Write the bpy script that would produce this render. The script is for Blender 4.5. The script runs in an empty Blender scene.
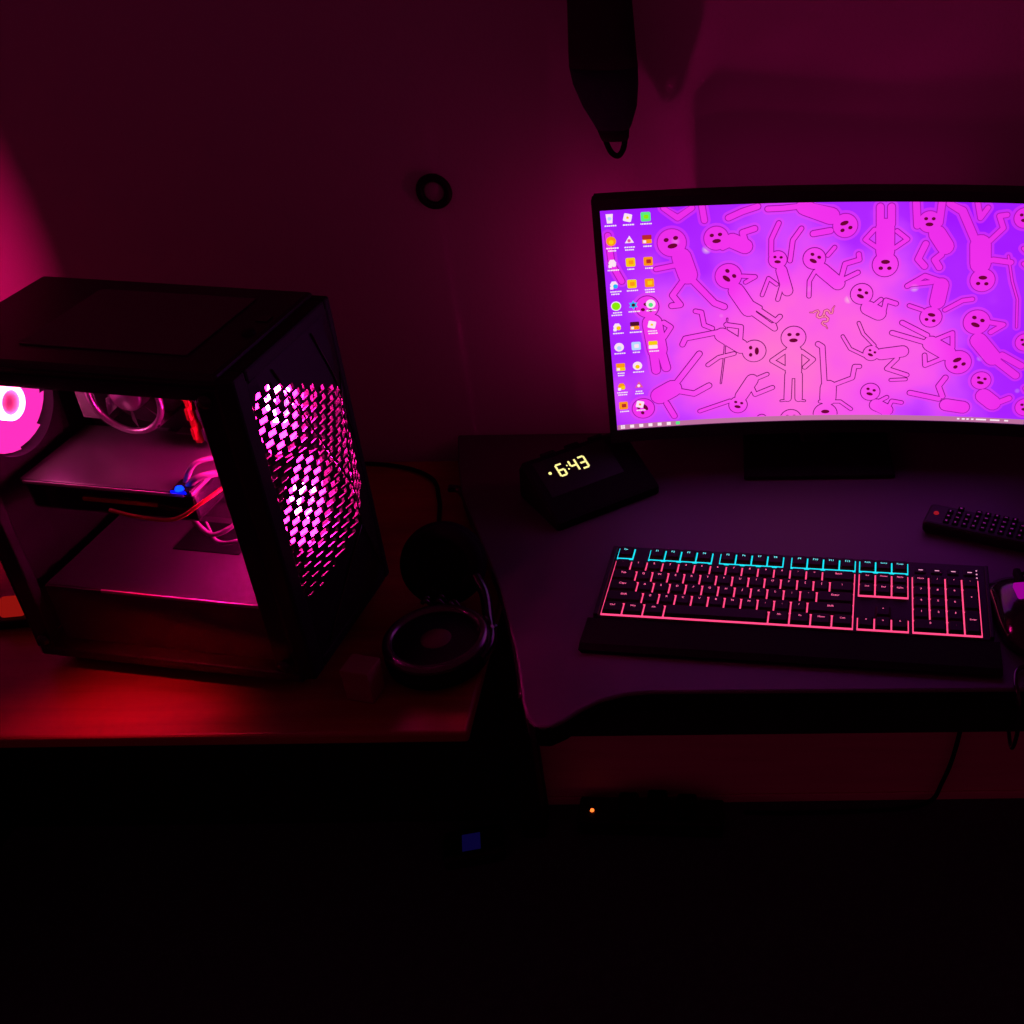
import bpy, bmesh, math, random
from mathutils import Vector, Matrix
random.seed(7)
C = bpy.context.scene.collection
R = math.radians
PI = math.pi

# ------------------------------------------------------------------ helpers
def lin(c):
    def f(v):
        v /= 255.0
        return v / 12.92 if v <= .04045 else ((v + .055) / 1.055) ** 2.4
    return tuple(f(v) for v in c) + (1,)

def mat(name, col, rough=.6, metal=0., spec=.5, bump=0., bscale=200., var=0., vscale=8.):
    m = bpy.data.materials.new(name); m.use_nodes = True
    nt = m.node_tree; b = nt.nodes['Principled BSDF']
    c4 = tuple(col) + (1,)
    b.inputs['Base Color'].default_value = c4
    b.inputs['Roughness'].default_value = rough
    b.inputs['Metallic'].default_value = metal
    b.inputs['Specular IOR Level'].default_value = spec
    tc = None
    if bump or var:
        tc = nt.nodes.new('ShaderNodeTexCoord')
    if var:
        n = nt.nodes.new('ShaderNodeTexNoise'); n.inputs['Scale'].default_value = vscale; n.inputs['Detail'].default_value = 5
        nt.links.new(tc.outputs['Object'], n.inputs['Vector'])
        r = nt.nodes.new('ShaderNodeValToRGB')
        r.color_ramp.elements[0].color = tuple(v * (1 - var) for v in col) + (1,)
        r.color_ramp.elements[1].color = tuple(min(1, v * (1 + var)) for v in col) + (1,)
        nt.links.new(n.outputs['Fac'], r.inputs['Fac']); nt.links.new(r.outputs['Color'], b.inputs['Base Color'])
    if bump:
        n = nt.nodes.new('ShaderNodeTexNoise'); n.inputs['Scale'].default_value = bscale; n.inputs['Detail'].default_value = 3
        nt.links.new(tc.outputs['Object'], n.inputs['Vector'])
        bp = nt.nodes.new('ShaderNodeBump'); bp.inputs['Strength'].default_value = bump; bp.inputs['Distance'].default_value = .002
        nt.links.new(n.outputs['Fac'], bp.inputs['Height']); nt.links.new(bp.outputs['Normal'], b.inputs['Normal'])
    return m

def emat(name, col, strength=1.):
    m = bpy.data.materials.new(name); m.use_nodes = True
    nt = m.node_tree; nt.nodes.clear()
    o = nt.nodes.new('ShaderNodeOutputMaterial'); e = nt.nodes.new('ShaderNodeEmission')
    e.inputs['Color'].default_value = tuple(col)[:3] + (1,); e.inputs['Strength'].default_value = strength
    nt.links.new(e.outputs[0], o.inputs['Surface'])
    return m

def wood(name, c1, c2, rough):
    m = bpy.data.materials.new(name); m.use_nodes = True
    nt = m.node_tree; b = nt.nodes['Principled BSDF']; b.inputs['Roughness'].default_value = rough
    tc = nt.nodes.new('ShaderNodeTexCoord'); mp = nt.nodes.new('ShaderNodeMapping'); mp.inputs['Scale'].default_value = (1.2, 14, 14)
    n = nt.nodes.new('ShaderNodeTexNoise'); n.inputs['Scale'].default_value = 4; n.inputs['Detail'].default_value = 8; n.inputs['Distortion'].default_value = .6
    r = nt.nodes.new('ShaderNodeValToRGB'); r.color_ramp.elements[0].color = tuple(c1) + (1,); r.color_ramp.elements[1].color = tuple(c2) + (1,)
    r.color_ramp.elements[0].position = .3; r.color_ramp.elements[1].position = .7
    nt.links.new(tc.outputs['Object'], mp.inputs['Vector']); nt.links.new(mp.outputs[0], n.inputs['Vector'])
    nt.links.new(n.outputs['Fac'], r.inputs['Fac']); nt.links.new(r.outputs['Color'], b.inputs['Base Color'])
    return m

class MB:
    """collects shapes, links them as ONE mesh object"""
    def __init__(s): s.bm = bmesh.new()
    def add(s, other, mi=0):
        vm = {}
        for v in other.verts: vm[v] = s.bm.verts.new(v.co)
        for f in other.faces:
            try:
                nf = s.bm.faces.new([vm[v] for v in f.verts]); nf.material_index = mi; nf.smooth = f.smooth
            except ValueError: pass
        other.free()
    def box(s, x0, x1, y0, y1, z0, z1, mi=0, bev=0., M=None, seg=2):
        b = bmesh.new()
        bmesh.ops.create_cube(b, size=1)
        for v in b.verts:
            v.co = Vector((x0 + (v.co.x + .5) * (x1 - x0), y0 + (v.co.y + .5) * (y1 - y0), z0 + (v.co.z + .5) * (z1 - z0)))
        if bev: bmesh.ops.bevel(b, geom=list(b.edges), offset=bev, segments=seg, affect='EDGES', profile=.5)
        if M is not None: b.transform(M)
        s.add(b, mi); return s
    def lathe(s, prof, M=None, seg=32, mi=0, smooth=True, close=False):
        """prof: (r, z) list revolved about z"""
        b = bmesh.new(); rings = []
        for r, z in prof:
            if r < 1e-6: rings.append([b.verts.new((0, 0, z))])
            else: rings.append([b.verts.new((r * math.cos(2 * PI * k / seg), r * math.sin(2 * PI * k / seg), z)) for k in range(seg)])
        pr = list(zip(rings, rings[1:])) + ([(rings[-1], rings[0])] if close else [])
        for A, B in pr:
            for k in range(seg):
                q = [A[k % len(A)], A[(k + 1) % len(A)], B[(k + 1) % len(B)], B[k % len(B)]]
                u = []
                for v in q:
                    if v not in u: u.append(v)
                if len(u) > 2:
                    f = b.faces.new(u); f.smooth = smooth
        if M is not None: b.transform(M)
        s.add(b, mi); return s
    def torus(s, Rr, r, M=None, seg=40, ms=10, mi=0):
        return s.lathe([(Rr + r * math.cos(2 * PI * k / ms), r * math.sin(2 * PI * k / ms)) for k in range(ms)], M, seg, mi, True, True)
    def tube(s, pts, r, mi=0, seg=8, sub=6):
        P = [Vector(p) for p in pts]
        if sub > 1 and len(P) > 2:
            Q = []
            for i in range(len(P) - 1):
                p0 = P[max(i - 1, 0)]; p1 = P[i]; p2 = P[i + 1]; p3 = P[min(i + 2, len(P) - 1)]
                for k in range(sub):
                    t = k / sub
                    Q.append(.5 * ((2 * p1) + (-p0 + p2) * t + (2 * p0 - 5 * p1 + 4 * p2 - p3) * t * t + (-p0 + 3 * p1 - 3 * p2 + p3) * t ** 3))
            Q.append(P[-1]); P = Q
        b = bmesh.new(); rings = []
        up = Vector((.13, .21, .97))
        for i, p in enumerate(P):
            d = (P[min(i + 1, len(P) - 1)] - P[max(i - 1, 0)]).normalized()
            a = d.cross(up)
            if a.length < 1e-3: a = d.cross(Vector((1, 0, 0)))
            a.normalize(); c = d.cross(a); up = -c if False else c.cross(d) * 0 + up
            rr = r[i] if isinstance(r, list) else r
            rings.append([b.verts.new(p + (a * math.cos(2 * PI * k / seg) + c * math.sin(2 * PI * k / seg)) * rr) for k in range(seg)])
        for A, B in zip(rings, rings[1:]):
            for k in range(seg):
                f = b.faces.new([A[k], A[(k + 1) % seg], B[(k + 1) % seg], B[k]]); f.smooth = True
        b.faces.new(rings[0]); b.faces.new(rings[-1])
        bmesh.ops.recalc_face_normals(b, faces=list(b.faces))
        s.add(b, mi); return s
    def prism(s, poly, z0, z1, mi=0, M=None, bev=0.):
        b = bmesh.new()
        lo = [b.verts.new((x, y, z0)) for x, y in poly]; hi = [b.verts.new((x, y, z1)) for x, y in poly]
        n = len(poly)
        b.faces.new(lo[::-1]); b.faces.new(hi)
        for k in range(n): b.faces.new([lo[k], lo[(k + 1) % n], hi[(k + 1) % n], hi[k]])
        bmesh.ops.recalc_face_normals(b, faces=list(b.faces))
        if bev: bmesh.ops.bevel(b, geom=list(b.edges), offset=bev, segments=2, affect='EDGES', profile=.5)
        if M is not None: b.transform(M)
        s.add(b, mi); return s
    def loft(s, rings, mi=0, smooth=True, cap=True, M=None):
        b = bmesh.new(); V = [[b.verts.new(p) for p in r] for r in rings]; n = len(V[0])
        for A, B in zip(V, V[1:]):
            for k in range(n):
                f = b.faces.new([A[k], A[(k + 1) % n], B[(k + 1) % n], B[k]]); f.smooth = smooth
        if cap: b.faces.new(V[0]); b.faces.new(V[-1])
        bmesh.ops.recalc_face_normals(b, faces=list(b.faces))
        if M is not None: b.transform(M)
        s.add(b, mi); return s
    def build(s, name, mats, parent=None, loc=None, rot=None):
        me = bpy.data.meshes.new(name); s.bm.to_mesh(me); s.bm.free()
        for m in (mats if isinstance(mats, (list, tuple)) else [mats]): me.materials.append(m)
        o = bpy.data.objects.new(name, me); C.objects.link(o)
        if parent is not None: o.parent = parent
        if loc: o.location = loc
        if rot: o.rotation_euler = rot
        return o

def T(x, y, z): return Matrix.Translation((x, y, z))
def RX(a): return Matrix.Rotation(R(a), 4, 'X')
def RY(a): return Matrix.Rotation(R(a), 4, 'Y')
def RZ(a): return Matrix.Rotation(R(a), 4, 'Z')

def tag(o, label, cat, group=None):
    o['label'] = label; o['category'] = cat
    if group: o['group'] = group
    return o
def thing(name, label, cat, loc, rz=0, group=None):
    o = bpy.data.objects.new(name, None); C.objects.link(o); o.empty_display_size = .05
    o.location = loc; o.rotation_euler = (0, 0, R(rz)); return tag(o, label, cat, group)
def struct(o): o['kind'] = 'structure'; return o

_font = {}
def text_bm(txt, size):
    if (txt, size) in _font: return _font[(txt, size)].copy()
    cu = bpy.data.curves.new('t', 'FONT'); cu.body = txt; cu.size = size; cu.align_x = 'CENTER'; cu.align_y = 'CENTER'; cu.resolution_u = 2
    ob = bpy.data.objects.new('t', cu); C.objects.link(ob)
    dg = bpy.context.evaluated_depsgraph_get(); me = bpy.data.meshes.new_from_object(ob.evaluated_get(dg))
    b = bmesh.new(); b.from_mesh(me)
    bpy.data.objects.remove(ob); bpy.data.curves.remove(cu); bpy.data.meshes.remove(me)
    _font[(txt, size)] = b
    return b.copy()

# ------------------------------------------------------------------ materials
M_wall = mat('painted_wall', (.50, .47, .48), .9, bump=.25, bscale=260, var=.06, vscale=3)
M_floor = mat('dark_carpet', (.05, .14, .09), 1., bump=.6, bscale=400, var=.4, vscale=60)
M_base = wood('baseboard_wood', (.62, .36, .28), (.70, .42, .33), .7)
M_desk = wood('red_brown_wood', (.20, .040, .020), (.30, .062, .028), .35)
M_gdesk = mat('carbon_desk_top', (.055, .050, .060), .55, bump=.15, bscale=900)
M_blk = mat('black_plastic', (.006, .006, .007), .55, spec=.25)
M_blkm = mat('black_metal', (.014, .013, .015), .38, metal=.2, bump=.05, bscale=800)
M_gloss = mat('glossy_black', (.010, .010, .011), .12)
M_rub = mat('black_rubber', (.0045, .0045, .005), .85, spec=.12)
M_cap = mat('keycap_black', (.006, .006, .007), .6, spec=.25)
M_tray = mat('dark_steel', (.10, .095, .10), .45, metal=.4)
M_pcb = mat('circuit_board', (.022, .022, .026), .5, bump=.3, bscale=700, var=.5, vscale=120)
M_alu = mat('aluminium', (.62, .60, .62), .3, metal=.9)
M_gpu = mat('card_backplate', (.17, .16, .17), .35, metal=.5, var=.2, vscale=30)
M_red = mat('red_anodised', (.75, .06, .03), .35, metal=.3)
M_wire = mat('grey_wire', (.30, .28, .30), .45)
M_wred = mat('red_wire', (.60, .06, .03), .45)
M_cloth = mat('black_cloth', (.006, .008, .006), .95, bump=.4, bscale=500)
M_navy = mat('navy_cloth', (.006, .010, .030), .9, bump=.4, bscale=500)
M_rim = mat('polished_black', (.02, .02, .02), .22, spec=1.)
M_badge = mat('dark_red_badge', (.05, .012, .010), .6)
M_box = mat('brown_card', (.22, .09, .06), .8, bump=.2)
M_cup = mat('orange_red_plastic', (.80, .06, .02), .45)
M_hw = mat('white_print_and_glint', (.88, .84, .86), .6)
M_filter = mat('filter_mesh_grey', (.11, .09, .10), .7, bump=.4, bscale=1500)

PINK = (1., .013, .20)
def em(k, c=PINK): return tuple(v * k for v in c)
E_blade = emat('lit_fan_blades', (2.3, .055, .92))
E_ring = emat('lit_fan_ring', (34., 4.0, 12.))
E_fblade = emat('lit_front_fan_blades', em(30., (1, .008, .28)))
E_fring = emat('lit_front_fan_ring', em(950., (1, .008, .27)))
E_blue = emat('blue_led', (.003, .012, 5.0))
E_bluew = emat('blue_led_core', (.01, .22, 9.))
E_orange = emat('orange_neon', (2.6, .35, .05))
E_dim_blue = emat('dim_blue_led', (.002, .001, .026))
E_clock = emat('clock_digits', lin((255, 244, 150)), 1.15)
E_kpink = emat('key_light_pink', lin((255, 70, 125)), 1.35)
E_kcyan = emat('key_light_cyan', lin((25, 215, 235)), 1.25)
E_lpink = emat('legend_pink', lin((250, 100, 150)), 1.7)
E_lcyan = emat('legend_cyan', lin((110, 235, 245)), 1.6)
E_lwhite = emat('legend_white', lin((235, 150, 190)), 1.2)
E_mreflect = emat('mouse_reflection', lin((150, 0, 140)), 1.)
E_block = emat('added_block_glow', lin((138, 16, 12)), 1.)
E_mred = emat('mouse_logo', lin((115, 0, 45)), 1.)

# glass of the case
M_glass = bpy.data.materials.new('case_glass'); M_glass.use_nodes = True
nt = M_glass.node_tree; nt.nodes.clear()
o_ = nt.nodes.new('ShaderNodeOutputMaterial'); tr = nt.nodes.new('ShaderNodeBsdfTransparent'); gl = nt.nodes.new('ShaderNodeBsdfGlossy')
gl.inputs['Roughness'].default_value = .03; tr.inputs['Color'].default_value = (.80, .78, .80, 1)
mx = nt.nodes.new('ShaderNodeMixShader'); fr = nt.nodes.new('ShaderNodeMath'); fr.operation = 'MULTIPLY_ADD'; fr.inputs[1].default_value = .12; fr.inputs[2].default_value = .02; lw = nt.nodes.new('ShaderNodeLayerWeight'); lw.inputs['Blend'].default_value = .25; nt.links.new(lw.outputs['Facing'], fr.inputs[0])
nt.links.new(fr.outputs[0], mx.inputs[0]); nt.links.new(tr.outputs[0], mx.inputs[1]); nt.links.new(gl.outputs[0], mx.inputs[2]); nt.links.new(mx.outputs[0], o_.inputs['Surface'])

# ------------------------------------------------------------------ world, camera
w = bpy.data.worlds.new('night'); bpy.context.scene.world = w; w.use_nodes = True
w.node_tree.nodes['Background'].inputs['Color'].default_value = (.052, .0018, .0150, 1)
w.node_tree.nodes['Background'].inputs['Strength'].default_value = 1.0

cam = bpy.data.cameras.new('camera'); co = bpy.data.objects.new('camera', cam); C.objects.link(co)
cam.sensor_width = 36; cam.lens = 1180 / 1024 * 36; cam.shift_x = -(740 - 512) / 1024; cam.clip_start = .02
p, r_ = R(34), R(.8)
fwd = Vector((0, math.cos(p), -math.sin(p))); rt = Vector((1, 0, 0)); up = rt.cross(fwd)
rr = rt * math.cos(r_) - up * math.sin(r_); uu = rr.cross(fwd)
co.matrix_world = Matrix(((rr.x, uu.x, -fwd.x, 0), (rr.y, uu.y, -fwd.y, 0), (rr.z, uu.z, -fwd.z, 1.59), (0, 0, 0, 1)))
bpy.context.scene.camera = co
vs = bpy.context.scene.view_settings
cy = bpy.context.scene.cycles; cy.caustics_reflective = False; cy.caustics_refractive = False; cy.sample_clamp_indirect = 4.
vs.view_transform = 'Standard'; vs.look = 'None'; vs.exposure = 0; vs.gamma = 1; vs.use_curve_mapping = False

# ------------------------------------------------------------------ the room
struct(MB().box(-3, 3, 1.46, 1.56, 0, 2.6).build('wall_back', M_wall))
struct(MB().box(-3, 3, -1.2, 1.46, -.06, 0).build('floor', M_floor))
bb = MB().box(-3, 3, 1.445, 1.459, 0, .20, bev=.004).box(-3, 3, 1.440, 1.445, .0, .018, bev=.002)
struct(bb.build('baseboard_back', M_base))

# ------------------------------------------------------------------ left wooden desk
dk = thing('wooden_desk', 'low reddish brown wooden desk carrying the glowing computer tower', 'desk', (-.74, 1.17, 0))
MB().box(-.56, .452, -.276, .27, .699, .715, bev=.004, seg=3).build('desk_top', M_desk, dk)
for x in (-.55,):
    MB().box(x, x + .022, -.25, .265, .001, .699, bev=.002).build('side_panel', M_blk, dk)
MB().box(-.527, .40, .235, .25, .001, .699, bev=.002).build('back_panel', M_blk, dk)
MB().box(.362, .40, .195, .233, .001, .699, bev=.003).build('leg', M_blk, dk)

# ------------------------------------------------------------------ right gaming desk
gd = thing('gaming_desk', 'dark desk with a curved front corner holding the lit keyboard and monitor', 'desk', (.3, 1.18, 0))
out = [(-.399, 1.452), (-.385, 1.38), (-.367, 1.306), (-.326, 1.202), (-.281, 1.09), (-.247, .983), (-.228, .904), (-.219, .876), (-.208, .864), (-.195, .863),
       (-.181, .872), (-.165, .888), (-.147, .901), (-.122, .910), (-.096, .913), (.29, .909), (.95, .905), (1.02, .9), (1.06, .95), (1.06, 1.452)]
out = [(x - .3, y - 1.18) for x, y in out]
gt = MB().prism(out, .722, .750, bev=.003).build('desk_top', [M_gdesk, M_rub], gd)
for f_ in gt.data.polygons:      # sides and underside blackened to put their shade into the colour
    if f_.normal.z < .3: f_.material_index = 1
MB().prism([(-.50, -.250), (.72, -.255), (.72, -.225), (-.50, -.225)], .670, .721, bev=.002).build('front_rail', M_blk, gd)
for x, y in ((.66, -.2), (.66, .22)):
    MB().box(x, x + .05, y, y + .05, .001, .722, bev=.004).build('leg', M_blkm, gd)
MB().box(-.655, -.60, .17, .24, .7153, .7222, bev=.001).build('support_pad', M_rub, gd)
MB().tube([(x * .998 + .001, y, .7440) for x, y in [(-.688, .14), (-.667, .126), (-.626, .022), (-.581, -.09), (-.547, -.197), (-.530, -.270)]], .0052, seg=10).build('added_glint_trim', M_gloss, gd)  # glossy tube added to catch glints from the tower

# ------------------------------------------------------------------ computer tower
DZ = .715
pc = thing('computer_tower', 'black computer tower with a glass side and pink glowing fans on the wooden desk', 'computer', (-.462, .955, DZ), -10)
Lc, Wc, Hc = -.325, .195, .385
# outer frame
MB().box(Lc, -.012, 0, Wc, Hc - .014, Hc, bev=.005).build('top_panel', M_blkm, pc)
f = MB()
f.box(Lc + .09, -.06, .035, Wc - .03, Hc, Hc + .0016, bev=.0006)
f.build('dust_filter', M_filter, pc)
MB().box(Lc, -.012, 0, Wc, .014, .026, bev=.002).build('bottom_panel', M_blkm, pc)
MB().box(Lc + .002, -.0165, Wc - .003, Wc, .026, Hc - .014).build('back_side_panel', M_blkm, pc)
MB().box(Lc + .02, -.04, .168, .171, .026, Hc - .014).build('motherboard_tray', M_tray, pc)
# rear panel round the fan opening
FW, FH, FR_ = .066, .300, .056
rp = MB(); n = 48
b = bmesh.new()
inner = [b.verts.new((Lc, FW + FR_ * math.cos(2 * PI * k / n), FH + FR_ * math.sin(2 * PI * k / n))) for k in range(n)]
outer = []
for k in range(n):
    a = 2 * PI * (k + 0) / n; cx, cz = math.cos(a), math.sin(a); m_ = max(abs(cx), abs(cz))
    outer.append(b.verts.new((Lc, FW + cx / m_ * .062, FH + cz / m_ * .062)))
for k in range(n): b.faces.new([inner[k], inner[(k + 1) % n], outer[(k + 1) % n], outer[k]])
rp.add(b)
rp.box(Lc - .001, Lc + .001, .0, FW - .062, .026, Hc - .014).box(Lc - .001, Lc + .001, FW + .062, Wc, .026, Hc - .014)
rp.box(Lc - .001, Lc + .001, FW - .062, FW + .062, .026, FH - .062).box(Lc - .001, Lc + .001, FW - .062, FW + .062, FH + .062, Hc - .014)
rp.build('rear_panel', M_blkm, pc)
MB().lathe([(FR_, 0), (FR_ + .003, 0), (FR_ + .003, .036), (FR_, .036)], T(Lc - .001, FW, FH) @ RY(-90), 48, close=True).build('added_light_cowl', M_blk, pc)  # added, unseen tube that shapes the lamp's glow on the wall
# near posts and rails that frame the glass
MB().box(Lc, Lc + .020, .0005, .014, .026, Hc - .014, bev=.002).build('rear_post', M_blkm, pc)
MB().box(-.040, -.013, .0005, .014, .026, Hc - .014, bev=.002).build('front_post', M_blkm, pc)
MB().box(Lc + .02, -.04, .001, .012, Hc - .028, Hc - .014, bev=.001).build('top_rail', M_blkm, pc)
MB().box(Lc + .004, -.016, -.0042, -.0004, .020, Hc - .006, bev=.0008).build('glass_panel', M_glass, pc)
for l, h in ((Lc + .014, .04), (Lc + .014, Hc - .025), (-.026, .04), (-.026, Hc - .025)):
    MB().lathe([(0, .003), (.006, .003), (.007, .0)], T(l, -.0042, h) @ RX(90), 20).build('glass_screw', M_blkm, pc)
for l in (Lc + .03, -.05):
    for wd in (.03, Wc - .03):
        MB().lathe([(0, 0), (.013, 0), (.015, .004), (.015, .014), (0, .014)], T(l, wd, 0), 20).build('foot', M_rub, pc)
# front: frame + faceted mesh with staggered slots
ff = MB()
ff.box(-.016, .004, 0, .022, .020, Hc - .004, bev=.003).box(-.016, .004, Wc - .012, Wc, .020, Hc - .004, bev=.003)
ff.box(-.016, .004, .022, Wc - .012, Hc - .020, Hc - .004, bev=.003).box(-.016, .004, .022, Wc - .012, .020, .036, bev=.003)
ff.build('front_frame', M_blk, pc)
def bulge(wd, h):
    u = (wd - .022) / (Wc - .034); v = (h - .036) / (Hc - .056)
    a = min(u / .62, (1 - u) / .38, v / .35 + .05, (1 - v) / .55 + .05, 1)
    return .003 + .022 * max(0, a)
fm = MB(); bm = fm.bm
w0, w1, h0, h1 = .020, Wc - .010, .034, Hc - .018
h0 = .112
pitch_h, gap, pitch_w, con = .0086, .0060, .0185, .0052
rows = int((h1 - h0) / pitch_h)
def quad(a0, a1, b0, b1):
    pts = [(a0, b0), (a1, b0), (a1, b1), (a0, b1)]
    top = [bm.verts.new((bulge(*q), q[0], q[1])) for q in pts]
    bot = [bm.verts.new((bulge(*q) - .0036, q[0], q[1] - .0016)) for q in pts]   # louvred: inner edge lower
    bm.faces.new(top); bm.faces.new(bot[::-1])
    for k in range(4): bm.faces.new([top[k], bot[k], bot[(k + 1) % 4], top[(k + 1) % 4]])
for rI in range(rows):
    hb = h0 + rI * pitch_h
    ns = 10
    for k in range(ns):
        quad(w0 + (w1 - w0) * k / ns, w0 + (w1 - w0) * (k + 1) / ns, hb, hb + pitch_h - gap)
    hm = hb + pitch_h
    # the solid corner facets leave the slots out
    w_hi = w0 + (w1 - w0) * min(1, max(0, (.372 - hm) / .090)); w_lo = w0 + (w1 - w0) * min(1, max(.0, (hm - .105) / .075))
    w_end = min(w_hi, w_lo, .168)
    if w_end < w0 + .03: w_end = 0
    for k in range(10):
        qa, qb = max(w0 + (w1 - w0) * k / 10, w_end), w0 + (w1 - w0) * (k + 1) / 10
        if qb > qa + .0005: quad(qa, qb, hb + pitch_h - gap, hm)
    off = (rI % 3) * pitch_w / 3
    x = w0 - pitch_w + off
    while x < w1:
        if x >= w0 and x + con <= w_end: quad(x, x + con, hb + pitch_h - gap, hb + pitch_h)
        x += pitch_w
for k in range(10): quad(w0 + (w1 - w0) * k / 10, w0 + (w1 - w0) * (k + 1) / 10, h0 + rows * pitch_h, h1 + .003)
bmesh.ops.recalc_face_normals(bm, faces=list(bm.faces))
fm.build('front_mesh', M_blk, pc)
lf = MB(); bm = lf.bm
for k in range(8):
    for j in range(4): quad(w0 + (w1 - w0) * k / 8, w0 + (w1 - w0) * (k + 1) / 8, .034 + (.1118 - .034) * j / 4, .034 + (.1118 - .034) * (j + 1) / 4)
bmesh.ops.recalc_face_normals(bm, faces=list(bm.faces))
lf.build('lower_front_cover', M_blk, pc)
# facet ridges: slim bars along the folds
fd = MB()
ub = lambda u, v: (bulge(.022 + u * (Wc - .034), .036 + v * (Hc - .056)) + .0008, .022 + u * (Wc - .034), .036 + v * (Hc - .056))
for a_, b_ in (((.25, .99), (.62, .48)), ((.62, .48), (.99, .80)), ((.62, .48), (.62, .33)), ((.62, .33), (.10, .02)), ((.62, .33), (.97, .03)), ((.75, .99), (.99, .55))):
    fd.tube([ub(a_[0] + (b_[0] - a_[0]) * t / 6, a_[1] + (b_[1] - a_[1]) * t / 6) for t in range(7)], .0011, seg=6, sub=1)
fd.build('facet_ridges', M_gloss, pc)

def make_fan(name, x, wd, h, Rf, mb_, mr_, parent, ring_r, ring_w, face):
    """a case fan whose axis is the tower's length; face=+1 shows its front towards the front"""
    Mx = T(x, wd, h) @ RY(90)
    fr = MB(); n = 48; b = bmesh.new(); th = .012; S = Rf + .004
    rings = []
    for z in (-th, th):
        i_ = [b.verts.new((Rf * math.cos(2 * PI * k / n), Rf * math.sin(2 * PI * k / n), z)) for k in range(n)]
        o2 = []
        for k in range(n):
            a = 2 * PI * k / n; m_ = max(abs(math.cos(a)), abs(math.sin(a)))
            o2.append(b.verts.new((S * math.cos(a) / m_, S * math.sin(a) / m_, z)))
        rings.append((i_, o2))
    for k in range(n):
        j = (k + 1) % n
        for (i_, o2) in rings: b.faces.new([i_[k], i_[j], o2[j], o2[k]])
        b.faces.new([rings[0][0][k], rings[0][0][j], rings[1][0][j], rings[1][0][k]])
        b.faces.new([rings[0][1][k], rings[0][1][j], rings[1][1][j], rings[1][1][k]])
    bmesh.ops.recalc_face_normals(b, faces=list(b.faces)); b.transform(Mx); fr.add(b)
    for k in range(3):   # struts to the motor
        fr.box(-.003, .003, .012, Rf + .001, -.011 * face - .001, -.011 * face + .001, M=Mx @ RZ(120 * k + 20))
    fo = fr.build(name, M_blk, parent)
    nb = 9
    for k in range(nb):
        bl = MB(); b = bmesh.new(); na, nr = 6, 5; g_ = []
        for i in range(nr):
            r0 = .017 + (Rf - .0025 - .017) * i / (nr - 1); row = []
            for j in range(na):
                a = (j / (na - 1) - .5) * R(56) + .12 * (i / (nr - 1)) ** 1.5
                row.append(b.verts.new((r0 * math.cos(a), r0 * math.sin(a), (j / (na - 1) - .5) * .007)))
            g_.append(row)
        for i in range(nr - 1):
            for j in range(na - 1):
                q = b.faces.new([g_[i][j], g_[i][j + 1], g_[i + 1][j + 1], g_[i + 1][j]]); q.smooth = True
        r_e = bmesh.ops.solidify(b, geom=list(b.faces), thickness=.0012)
        b.transform(Mx @ RZ(360 / nb * k)); bl.add(b)
        bl.build('fan_blade', mb_, fo)
    MB().lathe([(0, face * .008), (ring_r - ring_w, face * .008), (ring_r - ring_w, face * .004), (ring_r - ring_w, -face * .006), (0, -face * .006)], Mx, 32).build('fan_hub', M_hub, fo)
    MB().lathe([(ring_r - ring_w, -.007), (ring_r, -.007), (ring_r, .0095), (ring_r - ring_w, .0095)], Mx, 40, close=True).build('light_ring', mr_, fo)
    return fo
M_hub = mat('pink_hub', (.5, .25, .35), .5)
make_fan('rear_fan', Lc + .016, FW, FH, .056, E_blade, E_ring, pc, .0190, .0060, 1)
M_hub2 = M_hub
for hh in (.299, .181):
    make_fan('front_fan', -.030, .105, hh, .055, E_fblade, E_fring, pc, .019, .003, 1)

# motherboard and what is plugged in
MB().box(Lc + .028, -.055, .164, .168, .125, .355, bev=.0005).build('motherboard', M_pcb, pc)
for x0, x1, y0, z0, z1 in ((-.285, -.262, .135, .245, .345), (-.262, -.17, .150, .335, .352), (-.12, -.105, .152, .15, .22), (-.19, -.165, .150, .205, .225), (-.225, -.205, .152, .205, .222), (-.255, -.238, .155, .150, .165), (-.15, -.13, .155, .16, .175), (-.085, -.07, .15, .2, .24), (-.085, -.07, .15, .26, .30)):
    MB().box(x0, x1, y0, .164, z0, z1, bev=.001).build('heatsink' if x0 < -.16 else 'board_connector', M_wire if x0 < -.16 else M_blk, pc)
cl = MB()
ML = T(-.212, .164, .285) @ RX(90)
cl.lathe([(0, 0), (.042, 0), (.044, .006), (.044, .020), (.040, .024), (0, .024)], ML, 40)
co_ = cl.build('cpu_cooler', M_tray, pc)
MB().torus(.041, .0035, ML @ T(0, 0, .046), 48).build('shroud_ring', M_alu, co_)
MB().lathe([(0, .046), (.016, .046), (.018, .043), (.018, .026), (0, .026)], ML, 32).build('hub', M_alu, co_)
for k in range(7):
    b = bmesh.new()
    q = [(.018, -.006, .030), (.018, .006, .042), (.039, .012, .042), (.039, -.004, .030)]
    b.faces.new([b.verts.new(v) for v in q]); bmesh.ops.solidify(b, geom=list(b.faces), thickness=.001)
    b.transform(ML @ RZ(360 / 7 * k)); m = MB(); m.add(b); m.build('cooler_blade', M_wire, co_)
for k in range(4):
    MB().box(-.003, .003, -.003, .003, 0, .048, M=ML @ RZ(45 + 90 * k) @ T(.043, 0, 0), bev=.001).build('bracket_post', M_tray, co_)
for k, (x, m_) in enumerate(((-.147, M_red), (-.134, M_tray))):
    rm = MB().box(x, x + .007, .122, .164, .232, .352, bev=.001)
    for j in range(5): rm.box(x + .001, x + .006, .118, .123, .238 + .024 * j, .252 + .024 * j, bev=.0006)
    rm.build('memory_stick', m_, pc)
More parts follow.
